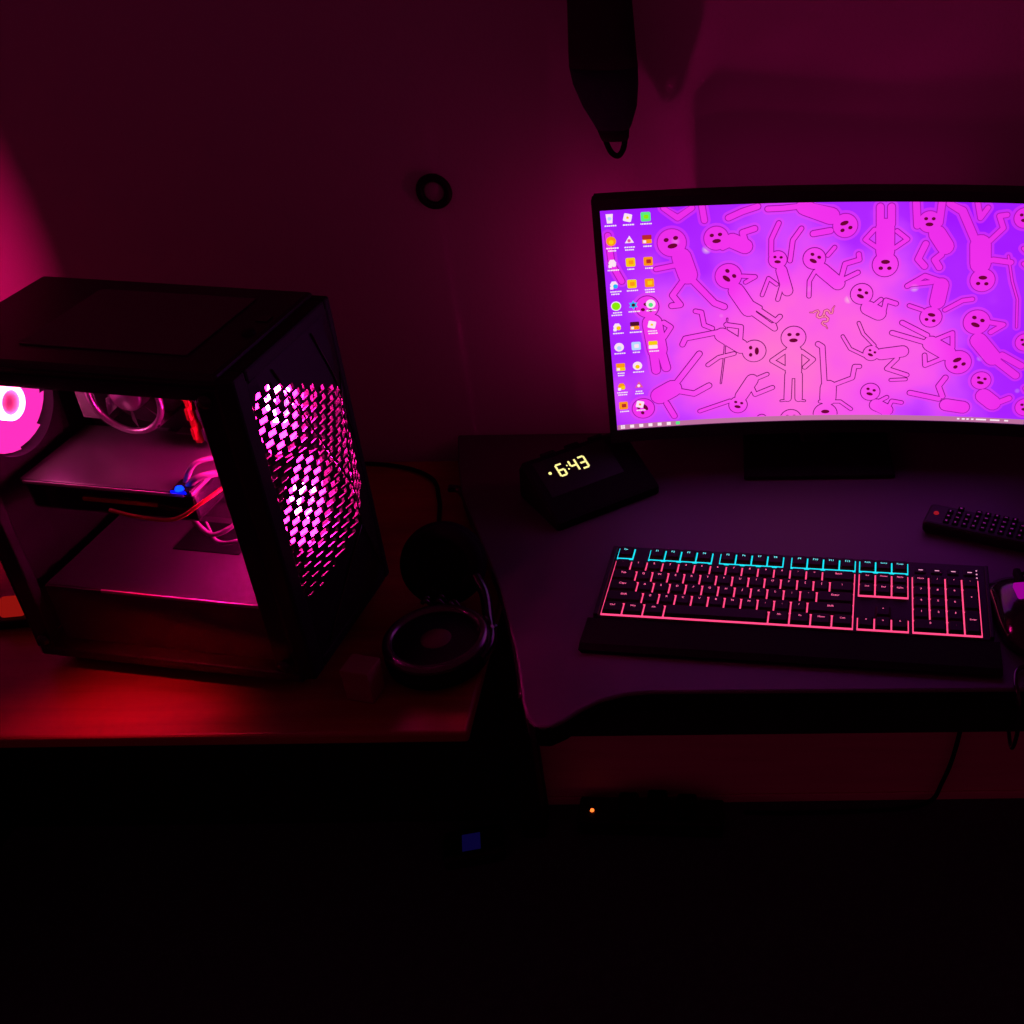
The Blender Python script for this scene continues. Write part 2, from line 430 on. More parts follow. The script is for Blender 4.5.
gp = MB().box(-.302, -.106, .040, .155, .219, .224, bev=.0012).build('graphics_card', M_gpu, pc)
MB().box(-.300, -.108, .042, .155, .186, .2185, bev=.004).build('cooler_shroud', M_gloss, gp)
for x in (-.255, -.16):
    MB().lathe([(0, -.004), (.030, -.004), (.036, 0), (.036, .004), (0, .004)], T(x, .098, .184), 32).build('card_fan', M_blk, gp)
MB().box(-.298, -.115, .0385, .0400, .2190, .2226, bev=.0004).build('painted_edge_glint', M_hw, gp)  # white strip painted in as the lit edge's highlight
MB().box(-.235, -.150, .0395, .0418, .203, .207, bev=.0004).build('red_stripe', M_red, gp)
MB().box(-.128, -.106, .038, .060, .2245, .2275, bev=.001).build('power_socket', M_blk, gp)
MB().lathe([(0, .004), (.0035, .003), (.0045, 0)], T(-.118, .040, .2275), 16).build('blue_led', E_bluew, gp)
MB().box(-.127, -.110, .0374, .0379, .2242, .2272, bev=.0001).build('blue_lens', E_blue, gp)
cx = MB().tube([(-.116, .05, .224), (-.100, .055, .236), (-.075, .09, .225), (-.06, .14, .205)], .004)
cx.tube([(-.122, .055, .224), (-.108, .065, .246), (-.08, .10, .238), (-.06, .15, .225)], .003)
cx.build('power_cable', M_wire, pc)
MB().tube([(-.20, .032, .200), (-.17, .03, .196), (-.13, .034, .194), (-.10, .05, .21), (-.08, .10, .215), (-.06, .15, .20)], .0022).build('red_cable', M_wred, pc)
cx = MB().tube([(-.13, .06, .175), (-.105, .05, .166), (-.08, .06, .176), (-.055, .10, .19)], .0028)
cx.tube([(-.14, .09, .150), (-.11, .06, .150), (-.08, .055, .158), (-.05, .09, .165)], .0022).tube([(-.10, .12, .26), (-.08, .10, .245), (-.06, .11, .22), (-.05, .14, .2)], .003)
cx.tube([(-.115, .13, .30), (-.09, .11, .32), (-.065, .12, .30), (-.05, .15, .27)], .003)
cx.build('front_panel_cables', M_wire, pc)
sh = MB().box(Lc + .022, -.042, .020, .168, .098, .101, bev=.001).box(Lc + .022, -.042, .018, .020, .027, .100)
so = sh.build('power_supply_shroud', M_tray, pc)
MB().box(-.235, -.046, .0168, .0188, .0985, .1022, bev=.0005).build('painted_shroud_glint', M_hw, so)  # white strip stands in for light along the shroud's front edge
MB().box(-.20, -.12, .100, .155, .1012, .1024).build('vent_grille', M_blk, so)
# added lamp and bar beneath the top, casting the desk's red glow
MB().box(Lc + .05, -.08, .016, .024, Hc - .020, Hc - .0145, bev=.0005).build('added_glow_bar', M_blk, pc)
def area(name, sx, sy, power, col, M_, parent):
    l = bpy.data.lights.new(name, 'AREA'); l.shape = 'RECTANGLE'; l.size = sx; l.size_y = sy; l.energy = power; l.color = col
    o = bpy.data.objects.new(name, l); C.objects.link(o); o.parent = parent; o.matrix_local = M_; return o
ls_ = area('added_glow_lamp', .065, .004, .34, (1, .002, .04), T(-.185, .014, Hc - .0205) @ RX(-19), pc); ls_.data.spread = R(46)
# rear side of the exhaust fan lights the wall behind the tower
l = bpy.data.lights.new('rear_fan_lamp', 'AREA'); l.shape = 'DISK'; l.size = .05; l.energy = 3.6; l.color = (1, .004, .17)
o = bpy.data.objects.new('rear_fan_lamp', l); C.objects.link(o); o.parent = pc; o.matrix_local = T(Lc - .002, FW, FH) @ RY(90)
# button and sockets on the top front edge
MB().lathe([(0, .003), (.006, .003), (.007, 0)], T(-.028, .09, Hc), 20).build('power_button', M_blk, pc)
MB().box(-.034, -.022, .115, .128, Hc, Hc + .001).build('usb_socket', M_gloss, pc)

# ------------------------------------------------------------------ monitor
XC, Y0, RS, ZB, SW, SH = .106, 1.349, 1.8, .8245, .527, .293
mo = thing('monitor', 'curved monitor showing a pink and purple doodle wallpaper with desktop icons', 'monitor', (XC, Y0, .75))
zb = ZB - .75
def arc(u, off=0): return -(u * u) / (2 * RS) - off
def strip(u0, u1, z0, z1, o0, o1, nseg=40, mi=0, mbx=None):
    mbx = mbx or MB(); rings = []
    for k in range(nseg + 1):
        u = u0 + (u1 - u0) * k / nseg
        rings.append([(u, arc(u, o0), z0), (u, arc(u, o0), z1), (u, arc(u, o1), z1), (u, arc(u, o1), z0)])
    return mbx.loft(rings, mi=mi, smooth=False)
# wallpaper material: soft radial glow and clouds, as shown on the panel
def wallpaper(name, cols, star):
    m = bpy.data.materials.new(name); m.use_nodes = True; nt = m.node_tree; nt.nodes.clear()
    N = nt.nodes.new; Lk = nt.links.new
    o = N('ShaderNodeOutputMaterial'); e = N('ShaderNodeEmission'); Lk(e.outputs[0], o.inputs['Surface'])
    tc = N('ShaderNodeTexCoord'); sp = N('ShaderNodeSeparateXYZ'); Lk(tc.outputs['Object'], sp.inputs[0])
    cb = N('ShaderNodeCombineXYZ'); Lk(sp.outputs['X'], cb.inputs['X']); Lk(sp.outputs['Z'], cb.inputs['Y'])
    mp = N('ShaderNodeMapping'); mp.inputs['Location'].default_value = (.030, -(zb + .085), 0); Lk(cb.outputs[0], mp.inputs['Vector'])
    sc = N('ShaderNodeVectorMath'); sc.operation = 'MULTIPLY'; sc.inputs[1].default_value = (.82, 1, 0); Lk(mp.outputs[0], sc.inputs[0])
    ln = N('ShaderNodeVectorMath'); ln.operation = 'LENGTH'; Lk(sc.outputs[0], ln.inputs[0])
    nz = N('ShaderNodeTexNoise'); nz.inputs['Scale'].default_value = 9; nz.inputs['Detail'].default_value = 3; nz.inputs['Roughness'].default_value = .45; Lk(cb.outputs[0], nz.inputs['Vector'])
    a = N('ShaderNodeMath'); a.operation = 'MULTIPLY_ADD'; a.inputs[1].default_value = .26; a.inputs[2].default_value = -.13; Lk(nz.outputs['Fac'], a.inputs[0])
    s = N('ShaderNodeMath'); s.operation = 'ADD'; Lk(ln.outputs['Value'], s.inputs[0]); Lk(a.outputs[0], s.inputs[1])
    rp = N('ShaderNodeValToRGB'); el = rp.color_ramp.elements
    el[0].position, el[0].color = 0., lin(cols[0][1]); el[1].position, el[1].color = cols[-1][0], lin(cols[-1][1])
    for pos, c in cols[1:-1]:
        q = el.new(pos); q.color = lin(c)
    Lk(s.outputs[0], rp.inputs['Fac'])
    col = rp.outputs['Color']
    vo = N('ShaderNodeTexVoronoi'); vo.inputs['Scale'].default_value = 24; Lk(cb.outputs[0], vo.inputs['Vector'])
    mr = N('ShaderNodeMapRange'); mr.inputs['From Min'].default_value = 0; mr.inputs['From Max'].default_value = .15; mr.inputs['To Min'].default_value = star; mr.inputs['To Max'].default_value = 0; Lk(vo.outputs['Distance'], mr.inputs['Value'])
    sv = N('ShaderNodeSeparateColor'); Lk(vo.outputs['Color'], sv.inputs[0])
    gt = N('ShaderNodeMath'); gt.operation = 'GREATER_THAN'; gt.inputs[1].default_value = .55; Lk(sv.outputs[0], gt.inputs[0])
    ml = N('ShaderNodeMath'); ml.operation = 'MULTIPLY'; Lk(mr.outputs[0], ml.inputs[0]); Lk(gt.outputs[0], ml.inputs[1])
    mx = N('ShaderNodeMix'); mx.data_type = 'RGBA'; mx.inputs['B'].default_value = lin((255, 200, 225)); Lk(ml.outputs[0], mx.inputs['Factor']); Lk(col, mx.inputs['A'])
    Lk(mx.outputs['Result'], e.inputs['Color'])
    return m
W_bg = wallpaper('wallpaper_ground', [(0, (255, 116, 208)), (.05, (255, 100, 222)), (.11, (246, 82, 240)), (.155, (208, 66, 255)), (.20, (176, 38, 255)), (.30, (160, 20, 255))], .8)
W_fill = wallpaper('wallpaper_figures', [(0, (255, 116, 212)), (.05, (255, 96, 226)), (.11, (250, 70, 240)), (.16, (244, 52, 238)), (.22, (238, 46, 236)), (.30, (234, 44, 234))], .25)
W_halo = wallpaper('wallpaper_figure_glow', [(0, (255, 116, 208)), (.05, (255, 100, 223)), (.11, (246, 78, 240)), (.16, (222, 62, 250)), (.22, (206, 44, 250)), (.30, (202, 40, 250))], .2)
W_line = wallpaper('wallpaper_lines', [(0, (100, 6, 76)), (.06, (104, 6, 86)), (.12, (122, 8, 116)), (.18, (160, 16, 168)), (.24, (172, 20, 182)), (.30, (172, 20, 182))], 0.); W_face = emat('wallpaper_faces', lin((108, 4, 52))); W_logo = emat('wallpaper_logo', lin((176, 42, 112)))
W_logo2 = emat('wallpaper_logo_inner', lin((255, 132, 176)))
E_bar = emat('taskbar_strip', lin((190, 112, 160))); E_wh = emat('icon_white', lin((255, 232, 245)))
scr = strip(-SW / 2, SW / 2, zb, zb + SH, 0, -.004).build('screen', W_bg, mo)

FIG = [((-35.9,118.8,16.1,0),[(10.9,[(-35.7,99.8),(-35.3,71.6)]),(5.2,[(-41.5,67.1),(-42.3,32.9)]),(5.2,[(-28.6,66.8),(-28.1,32.5)]),(1.8,[(-42.5,30.4),(-50.9,29.4)]),(1.8,[(-27.2,30.0),(-20.2,28.6)]),(3.4,[(-46.0,100.0),(-62.8,87.6),(-45.8,76.4)]),(3.4,[(-25.3,99.5),(-10.4,87.8),(-21.1,77.3)])]),((-116.1,203.3,16.6,-40),[(10.4,[(-106.8,184.0),(-91.7,159.3)]),(4.1,[(-87.8,154.8),(-59.7,132.1),(-61.1,136.5)]),(3.6,[(-82.4,160.4),(-58.4,142.3),(-53.1,147.9)]),(2.6,[(-106.0,179.7),(-77.1,160.8)]),(3.1,[(-99.2,202.7),(-83.6,201.3),(-95.4,194.7)])]),((-56.3,222.4,11.7,-5),[(7.2,[(-51.8,208.6),(-44.2,181.9)]),(3.4,[(-64.3,228.1),(-64.1,248.3),(-55.3,268.0)]),(3.4,[(-41.5,220.7),(-38.5,246.3),(-28.4,260.8)]),(2.8,[(-57.4,190.7),(-67.4,198.8),(-75.2,177.2)]),(3.1,[(-44.7,179.1),(-50.1,192.7),(-56.0,170.9)])]),((-12.2,222.8,14.2,-25),[(9.1,[(-2.8,208.4),(17.4,190.6)]),(3.1,[(-11.1,206.3),(-17.6,194.0),(-17.7,174.3)]),(3.1,[(4.0,226.7),(11.9,236.6)]),(3.6,[(19.9,192.0),(25.1,215.5),(42.2,220.8),(41.1,227.7)]),(3.4,[(22.5,194.8),(41.1,204.4)])]),((46.8,176.4,14.2,-25),[(9.8,[(55.6,157.8),(69.2,150.7)]),(3.1,[(57.0,156.4),(70.9,169.3)]),(3.6,[(74.5,150.7),(77.0,167.9),(89.6,163.7)])]),((73.5,214.5,16.1,180),[(11.7,[(72.6,230.3),(70.9,261.1)]),(3.4,[(62.8,235.7),(48.0,246.0),(58.3,258.4)]),(3.4,[(83.9,235.7),(98.0,246.5),(85.1,256.6)]),(5.2,[(64.8,265.0),(63.7,286.0)]),(5.2,[(78.0,265.0),(76.8,286.0)])]),((-85.4,101.9,15.5,90),[(9.8,[(-101.6,108.6),(-125.5,125.9)]),(3.9,[(-126.8,130.4),(-171.1,123.4),(-174.9,115.4)]),(3.4,[(-137.3,135.3),(-147.3,140.2),(-150.0,157.6),(-157.3,159.5)]),(3.4,[(-103.4,108.1),(-101.3,135.7),(-119.9,139.4)]),(3.1,[(-110.6,99.4),(-130.2,95.0),(-144.0,85.1)]),(1.3,[(-118.4,147.5),(-120.0,133.0),(-123.4,94.6),(-128.2,58.3)])]),((-106.6,25.9,12.4,-15),[(8.5,[(-102.3,38.3),(-88.3,61.0)]),(3.1,[(-117.1,32.1),(-156.3,19.2)]),(3.1,[(-86.9,61.0),(-69.0,68.6)]),(3.4,[(-89.7,53.4),(-84.3,40.0),(-62.1,49.2)])]),((6.9,9.0,16.1,180),[(10.9,[(9.8,31.8),(9.9,47.5)]),(3.9,[(4.8,52.2),(0.6,105.6),(-4.9,109.3)]),(3.4,[(18.6,52.1),(40.3,61.2),(42.4,77.5),(48.6,77.4)]),(2.8,[(-0.1,27.2),(25.9,26.9),(40.2,15.7)])]),((62.7,96.2,10.9,-25),[(8.3,[(75.0,94.7),(101.7,98.9)]),(2.6,[(54.2,92.6),(35.9,102.2),(25.8,119.6)]),(2.6,[(66.2,106.7),(51.2,123.0),(45.1,137.6)]),(3.4,[(95.6,88.9),(83.4,74.5),(109.3,65.6)]),(2.6,[(89.3,58.3),(108.4,59.5)])]),((64.1,41.0,12.9,-15),[(9.1,[(72.5,22.1),(86.3,14.3)]),(3.1,[(66.5,21.5),(85.8,33.3)]),(3.1,[(87.6,15.9),(92.5,28.0),(105.1,25.7)])]),((-182.4,248.7,17.7,10),[(12.2,[(-171.7,230.0),(-164.9,207.1)]),(4.6,[(-160.6,201.3),(-133.7,169.1),(-122.0,163.6)]),(4.3,[(-171.4,199.3),(-184.4,181.9),(-175.6,169.0),(-185.9,168.3)]),(3.7,[(-176.6,220.7),(-202.6,216.7)])]),((-129.6,251.8,15.3,5),[(9.8,[(-110.7,247.9),(-95.6,240.4)]),(3.7,[(-122.3,239.5),(-98.6,250.0)]),(4.3,[(-92.6,238.4),(-98.5,257.5),(-84.0,262.0)])]),((-215.8,168.9,14.7,170),[(12.8,[(-210.8,146.6),(-206.4,110.0)]),(6.1,[(-210.9,103.3),(-209.4,81.9)]),(6.1,[(-200.5,102.6),(-196.6,84.6)]),(3.7,[(-196.8,146.7),(-188.4,140.0),(-197.1,126.8)])]),((-228.4,28.7,14.7,120),[(12.2,[(-206.5,45.4),(-189.9,54.4)]),(4.3,[(-184.7,62.1),(-154.4,101.4)]),(4.3,[(-181.3,50.2),(-162.7,45.3),(-143.5,55.8)]),(4.3,[(-198.3,33.7),(-189.3,14.3)])]),(None,[(4.3,[(-189.9,291.8),(-174.2,278.8),(-157.5,290.2)]),(4.3,[(-114.7,276.2),(-98.2,283.3),(-80.3,288.8)]),(4.3,[(-145.6,292.7),(-143.1,274.2)]),(4.0,[(-68.4,285.4),(-50.5,285.9),(-20.7,288.9)]),(4.3,[(-256.5,262.0),(-254.6,227.2),(-244.2,203.9)])]),((23.5,263.5,15.3,200),[(11.0,[(6.2,275.5),(-24.6,287.4)]),(4.3,[(6.2,257.5),(-14.2,254.0)])]),((122.5,268.2,13.8,0),[(10.7,[(132.6,253.7),(143.5,238.1)]),(4.9,[(108.6,263.5),(105.4,291.2)]),(4.9,[(133.9,266.8),(135.2,294.5)]),(4.6,[(120.1,240.9),(112.5,221.7),(120.8,212.7)]),(4.6,[(139.3,227.5),(132.2,221.0),(138.5,211.4)])]),((191.3,196.3,15.3,180),[(12.9,[(186.8,217.3),(184.4,241.2)]),(5.5,[(178.0,245.7),(159.7,282.0),(144.9,291.0)]),(3.7,[(194.3,245.5),(208.7,262.2),(202.7,276.8),(211.2,278.3)]),(4.0,[(178.4,216.4),(201.2,222.5),(222.2,220.0)]),(1.8,[(218.4,227.9),(226.5,195.9),(235.1,173.1),(238.5,136.1)])]),((133.5,146.4,14.1,170),[(10.1,[(139.7,166.8),(142.5,188.5)]),(3.1,[(121.9,155.7),(106.0,161.2)]),(3.4,[(149.8,156.2),(170.2,169.2),(181.6,171.2)]),(3.7,[(131.5,192.6),(104.7,189.0)]),(3.7,[(142.4,193.5),(122.3,200.4),(101.8,186.9)])]),((189.8,141.0,16.8,-20),[(11.0,[(194.4,116.3),(214.2,93.3)]),(3.7,[(204.2,141.5),(222.3,138.8),(208.1,128.0)]),(5.5,[(214.9,92.6),(245.0,69.8)]),(4.9,[(225.3,97.3),(250.2,83.7)])]),((172.3,85.3,16.8,205),[(11.0,[(157.9,97.6),(136.4,110.1)]),(3.4,[(163.5,105.5),(161.7,125.7),(141.3,115.5)]),(3.4,[(152.8,90.4),(131.4,79.8),(129.7,94.1)]),(3.7,[(130.9,111.1),(87.1,124.4)]),(3.7,[(130.8,121.5),(98.8,138.3)])]),((203.1,60.5,12.9,-10),[(10.7,[(208.5,38.8),(221.0,29.0)]),(4.3,[(224.9,28.5),(240.6,36.8)])]),(None,[(4.0,[(152.2,32.2),(114.9,40.2)]),(4.0,[(156.7,36.0),(150.7,50.6),(158.3,63.2)]),(9.2,[(162.6,23.9),(183.9,21.0)]),(3.7,[(176.3,292.1),(181.1,273.8),(188.6,286.3)])]),((231.9,275.2,12.9,0),[(3.1,[(234.9,238.0),(238.2,234.9)])]),((251.0,116.1,12.2,0),[(3.1,[(237.2,218.9),(240.5,215.9)])]),((261.9,25.1,12.9,0),[(3.1,[(258.6,52.5),(260.6,49.0)])]),((-38.0,2.5,14.2,0),[(2.6,[(-38.0,0.9),(-37.7,-0.7)])]),((-76.0,3.8,7.0,0),[(2.6,[(-76.0,2.2),(-75.7,0.6)])])]
U0, U1, V0, V1 = -SW / 2 + .0005, SW / 2 - .0005, .0077, SH - .0005
class Flat:
    def __init__(s): s.b = bmesh.new()
    def poly(s, pts, off, mi):
        P = []
        for u, v in pts:
            q = (min(max(u, U0), U1), min(max(v, V0), V1))
            if not P or (abs(q[0] - P[-1][0]) + abs(q[1] - P[-1][1])) > 1e-6: P.append(q)
        if len(P) < 3: return
        ar = abs(sum(P[i][0] * P[(i + 1) % len(P)][1] - P[(i + 1) % len(P)][0] * P[i][1] for i in range(len(P))))
        if ar < 1e-8: return
        f = s.b.faces.new([s.b.verts.new((u, arc(u, off), zb + v)) for u, v in P]); f.material_index = mi
    def disc(s, u, v, r, off, mi, n=18, sx=1., ang=0.):
        if v + r < V0 or v - r > V1 or u + r < U0 or u - r > U1: return
        ca, sa = math.cos(ang), math.sin(ang); pts = []
        for k in range(n):
            x, y = r * sx * math.cos(2 * PI * k / n), r * math.sin(2 * PI * k / n)
            pts.append((u + x * ca - y * sa, v + x * sa + y * ca))
        s.poly(pts, off, mi)
    def capsule(s, pts, r, off, mi):
        for i, (u, v) in enumerate(pts):
            s.disc(u, v, r, off, mi, 14)
            if i:
                a, b = Vector(pts[i - 1]), Vector((u, v)); d = (b - a)
                if d.length < 1e-6: continue
                d.normalize(); nn = Vector((-d.y, d.x)) * r
                s.poly([a + nn, a - nn, b - nn, b + nn], off, mi)
    def build(s, name, mats, parent):
        bmesh.ops.recalc_face_normals(s.b, faces=list(s.b.faces))
        me = bpy.data.meshes.new(name); s.b.to_mesh(me); s.b.free()
        for m in mats: me.materials.append(m)
        o = bpy.data.objects.new(name, me); C.objects.link(o); o.parent = parent; return o
mm = .001
FL = Flat(); LW = .88 * mm
O1, O2, O3, O4 = .0003, .0006, .0009, .0012
I2, I3, I4 = .0016, .0018, .0020
for hd, limbs in FIG:
    for r, pts in limbs:
        P = [(u * mm, v * mm) for u, v in pts]; r *= mm
        FL.capsule(P, r + 3.2 * mm, O1, 1)
        FL.capsule(P, r + .2 * mm, O2, 2); FL.capsule(P, max(r - LW, .3 * mm), O3, 0)
    if hd:
        u, v, r, a = hd[0] * mm, hd[1] * mm, hd[2] * mm, R(hd[3])
        FL.disc(u, v, r + 3.5 * mm, O1, 1, 28); FL.disc(u, v, r + .2 * mm, O2, 2, 28); FL.disc(u, v, r - LW, O3, 0, 28)
        X, Y = Vector((math.cos(a), math.sin(a))), Vector((-math.sin(a), math.cos(a))); c0 = Vector((u, v))
        for sx in (-.32, .32):
            q = c0 + X * r * sx + Y * r * .28; FL.disc(q.x, q.y, r * .145, O4, 3, 12, 1.2, a)
        q = c0 - Y * r * .22; FL.disc(q.x, q.y, r * .17, O4, 3, 14, 2.0, a)
FL.build('doodle_figures', [W_fill, W_halo, W_line, W_face], scr)
# three-snake emblem in the middle of the wallpaper
LG = Flat(); lu, lv = .0015, .1480
for k in range(3):
    a = R(120 * k + 43); X, Y = Vector((math.cos(a), math.sin(a))), Vector((-math.sin(a), math.cos(a))); c0 = Vector((lu, lv))
    path = [(1.2, -1.6), (1.6, 1.8), (4.2, 3.8), (7.0, 2.8), (7.6, 0.2), (6.6, -2.2), (8.4, -4.0), (10.8, -2.6), (12.6, -.4), (16.0, .6)]
    rad = [1.5, 1.7, 1.8, 1.75, 1.6, 1.5, 1.5, 1.5, 1.1, .35]
    P = [c0 + X * x * mm * 1.12 + Y * y * mm * 1.12 for x, y in path]
    for i in range(len(P) - 1):
        LG.capsule([tuple(P[i]), tuple(P[i + 1])], rad[i] * mm, O3, 0)
        LG.capsule([tuple(P[i]), tuple(P[i + 1])], max(rad[i] - .80, .12) * mm, O4, 1)
LG.build('emblem', [W_logo, W_logo2], scr)
# desktop icons, one part each
ICO = {'w': lin((255, 225, 245)), 'o': lin((255, 150, 25)), 'y': lin((250, 205, 20)), 'g': lin((90, 235, 130)), 'l': lin((140, 235, 10)), 'r': lin((185, 40, 45)),
       'c': lin((40, 185, 245)), 'b': lin((185, 215, 255)), 'd': lin((80, 15, 40)), 'p': lin((225, 90, 150))}
IM = {k: emat('icon_' + n_, ICO[k]) for k, n_ in (('w', 'pale'), ('o', 'orange'), ('y', 'yellow'), ('g', 'green'), ('l', 'lime'), ('r', 'red'), ('c', 'cyan'), ('b', 'pale_blue'), ('d', 'maroon'), ('p', 'rose'))}
def icon(col, row, kind, a, b_):
    F_ = Flat(); u, v = -.2531 + .0209 * col, .2826 - .02745 * row; s = .0056
    def rr_(u, v, sx, sy, off, mi, tilt=0.):
        t = R(tilt); pts = []
        for cx_, cy_ in ((-1, -1), (1, -1), (1, 1), (-1, 1)):
            for q in range(3):
                an = math.atan2(cy_, cx_) - PI / 4 + q * PI / 4
                x, y = cx_ * sx * .72 + sx * .28 * math.cos(an), cy_ * sy * .72 + sy * .28 * math.sin(an)
                pts.append((u + x * math.cos(t) - y * math.sin(t), v + x * math.sin(t) + y * math.cos(t)))
        F_.poly(pts, off, mi)
    if kind == 'sq': rr_(u, v, s, s, I3, 0); rr_(u + s * .1, v, s * .5, s * .45, I4, 1)
    elif kind == 'disc': F_.disc(u, v, s * 1.05, I3, 0); F_.disc(u, v - s * .2, s * .5, I4, 1)
    elif kind == 'ring': F_.disc(u, v, s * 1.1, I2, 2); F_.disc(u, v, s * .92, I3, 0)
    elif kind == 'bin': F_.poly([(u - s * .75, v + s), (u - s * .55, v - s), (u + s * .55, v - s), (u + s * .75, v + s)], I3, 0); F_.disc(u, v, s * .4, I4, 1)
    elif kind == 'tilt': rr_(u, v, s * .85, s * .85, I3, 0, -15); rr_(u, v, s * .25, s * .25, I4, 1, -15)
    elif kind == 'shot': F_.disc(u - s * .1, v + s * .1, s * .85, I3, 0, 6); F_.disc(u + s * .2, v - s * .3, s * .5, I4, 1); rr_(u - s * .6, v - s * .6, s * .35, s * .35, I4 + .0002, 2)
    elif kind == 'tri': F_.poly([(u - s * .9, v - s * .6), (u + s, v - s * .6), (u + s * .1, v + s)], I3, 0); F_.disc(u, v - .1 * s, s * .35, I4, 1)
    elif kind == 'star':
        F_.poly([(u + (s * 1.1 if k % 2 == 0 else s * .6) * math.sin(PI * k / 6), v + (s * 1.1 if k % 2 == 0 else s * .6) * math.cos(PI * k / 6)) for k in range(12)], I3, 0); F_.disc(u, v, s * .4, I4, 1)
    elif kind == 'flag': rr_(u, v + s * .45, s, s * .5, I3, 0); rr_(u, v - s * .5, s, s * .45, I3, 1); rr_(u - s * .5, v - s * .5, s * .3, s * .3, I4, 2)
    rnd = random.Random(col * 20 + row)
    nl = 2 if rnd.random() < .35 else 1      # caption lines: tiny unreadable words
    for ln_ in range(nl):
        x = u - .0065 * rnd.uniform(.6, 1.05); y = v - .0086 - .0032 * ln_; xe = 2 * u - x
        while x < xe:
            wd = rnd.uniform(.0012, .0026); F_.poly([(x, y - .0008), (x + wd, y - .0008), (x + wd, y + .0008), (x, y + .0008)], I3, 2); x += wd + .0005
    F_.build('desktop_icon', [IM[a], IM[b_], E_wh], scr)
for col, row, k, a, b_ in ((0, 0, 'bin', 'w', 'b'), (1, 0, 'tilt', 'w', 'y'), (2, 0, 'sq', 'g', 'l'), (0, 1, 'disc', 'o', 'y'), (1, 1, 'tri', 'w', 'p'), (2, 1, 'flag', 'r', 'o'),
                           (0, 2, 'shot', 'w', 'w'), (1, 2, 'sq', 'y', 'o'), (2, 2, 'sq', 'o', 'r'), (0, 3, 'shot', 'w', 'c'), (1, 3, 'sq', 'y', 'o'), (2, 3, 'sq', 'o', 'y'),
                           (0, 4, 'ring', 'l', 'g'), (1, 4, 'star', 'c', 'd'), (2, 4, 'disc', 'w', 'g'), (0, 5, 'shot', 'w', 'y'), (1, 5, 'flag', 'd', 'o'), (2, 5, 'tilt', 'w', 'y'),
                           (0, 6, 'disc', 'w', 'b'), (1, 6, 'sq', 'b', 'w'), (2, 6, 'flag', 'y', 'w'), (0, 7, 'flag', 'o', 'y'), (1, 7, 'disc', 'w', 'y'), (0, 8, 'shot', 'o', 'y'),
                           (1, 8, 'tri', 'p', 'w'), (0, 9, 'sq', 'o', 'r'), (1, 9, 'tilt', 'w', 'o')):
    icon(col, row, k, a, b_)
V0 = 0
TB = Flat(); V0 = .0005
TB.poly([(U0 + (U1 - U0) * k / 40, .0005) for k in range(41)] + [(U1 - (U1 - U0) * k / 40, .0075) for k in range(41)], I2, 0)
for k in range(7):
    u = U0 + .007 + .0118 * k; c = .0016
    if k == 0:
        for i in (-1, 1):
            for j in (-1, 1): TB.poly([(u + i * c * .9 - c * .75, .0044 + j * c * .9 - c * .75), (u + i * c * .9 + c * .75, .0044 + j * c * .9 - c * .75), (u + i * c * .9 + c * .75, .0044 + j * c * .9 + c * .75), (u + i * c * .9 - c * .75, .0044 + j * c * .9 + c * .75)], I3, 1)
    else: TB.poly([(u - 2 * c * .8, .0022), (u + 2 * c * .8, .0022), (u + 2 * c * .8, .0066), (u - 2 * c * .8, .0066)], I3, 2 if k == 6 else 1)
for x0, wd in ((.178, .003), (.184, .004), (.190, .003), (.196, .003), (.202, .013), (.220, .012), (.238, .005)): TB.poly([(x0, .0034), (x0 + wd, .0034), (x0 + wd, .0056), (x0, .0056)], I3, 1)
TB.build('taskbar', [E_bar, E_wh, IM['g']], scr)
# bezel, shell, stand
bz = MB()
strip(-SW / 2 - .009, SW / 2 + .009, zb + SH, zb + SH + .013, .003, -.012, mbx=bz); strip(-SW / 2 - .009, SW / 2 + .009, zb - .018, zb, .003, -.012, mbx=bz)
strip(-SW / 2 - .009, -SW / 2, zb, zb + SH, .003, -.012, 2, mbx=bz); strip(SW / 2, SW / 2 + .009, zb, zb + SH, .003, -.012, 2, mbx=bz)
bz.build('bezel', M_blk, mo)
sb = MB(); strip(-SW / 2 - .008, SW / 2 + .008, zb - .017, zb + SH + .012, -.0125, -.024, mbx=sb); sb.build('back_shell', M_blk, mo)
MB().box(-.08, .08, .026, .052, zb + .06, zb + .20, bev=.008).build('stand_mount', M_blk, mo)
MB().box(-.022, .022, .053, .078, .006, zb + .17, bev=.006).build('stand_neck', M_blk, mo)
MB().box(-.10, .10, -.03, .095, .0005, .007, bev=.002).build('stand_base', M_rub, mo)

MB().box(-.20, .20, .0245, .030, zb + SH - .030, zb + SH - .024, bev=.001).build('added_fill_bar', M_blk, mo)  # added bar, carries the fill lamp behind the monitor
rl = area('added_fill_lamp', .40, .005, .016, (1, .004, .30), T(0, .031, zb + SH - .026) @ RX(125), mo)  # added lamp, fills the monitor's shadow on the wall
MB().box(-SW / 2 + .022, -SW / 2 + .028, .0055, .011, zb + .05, zb + SH - .05, bev=.001).build('added_fill_bar', M_blk, mo)  # added bar for the side fill lamp
rl = area('added_fill_lamp', .005, .21, .062, (1, .004, .24), T(-SW / 2 + .0215, .010, zb + SH / 2) @ RZ(66) @ RX(90), mo)  # added lamp, brightens the wall left of the monitor
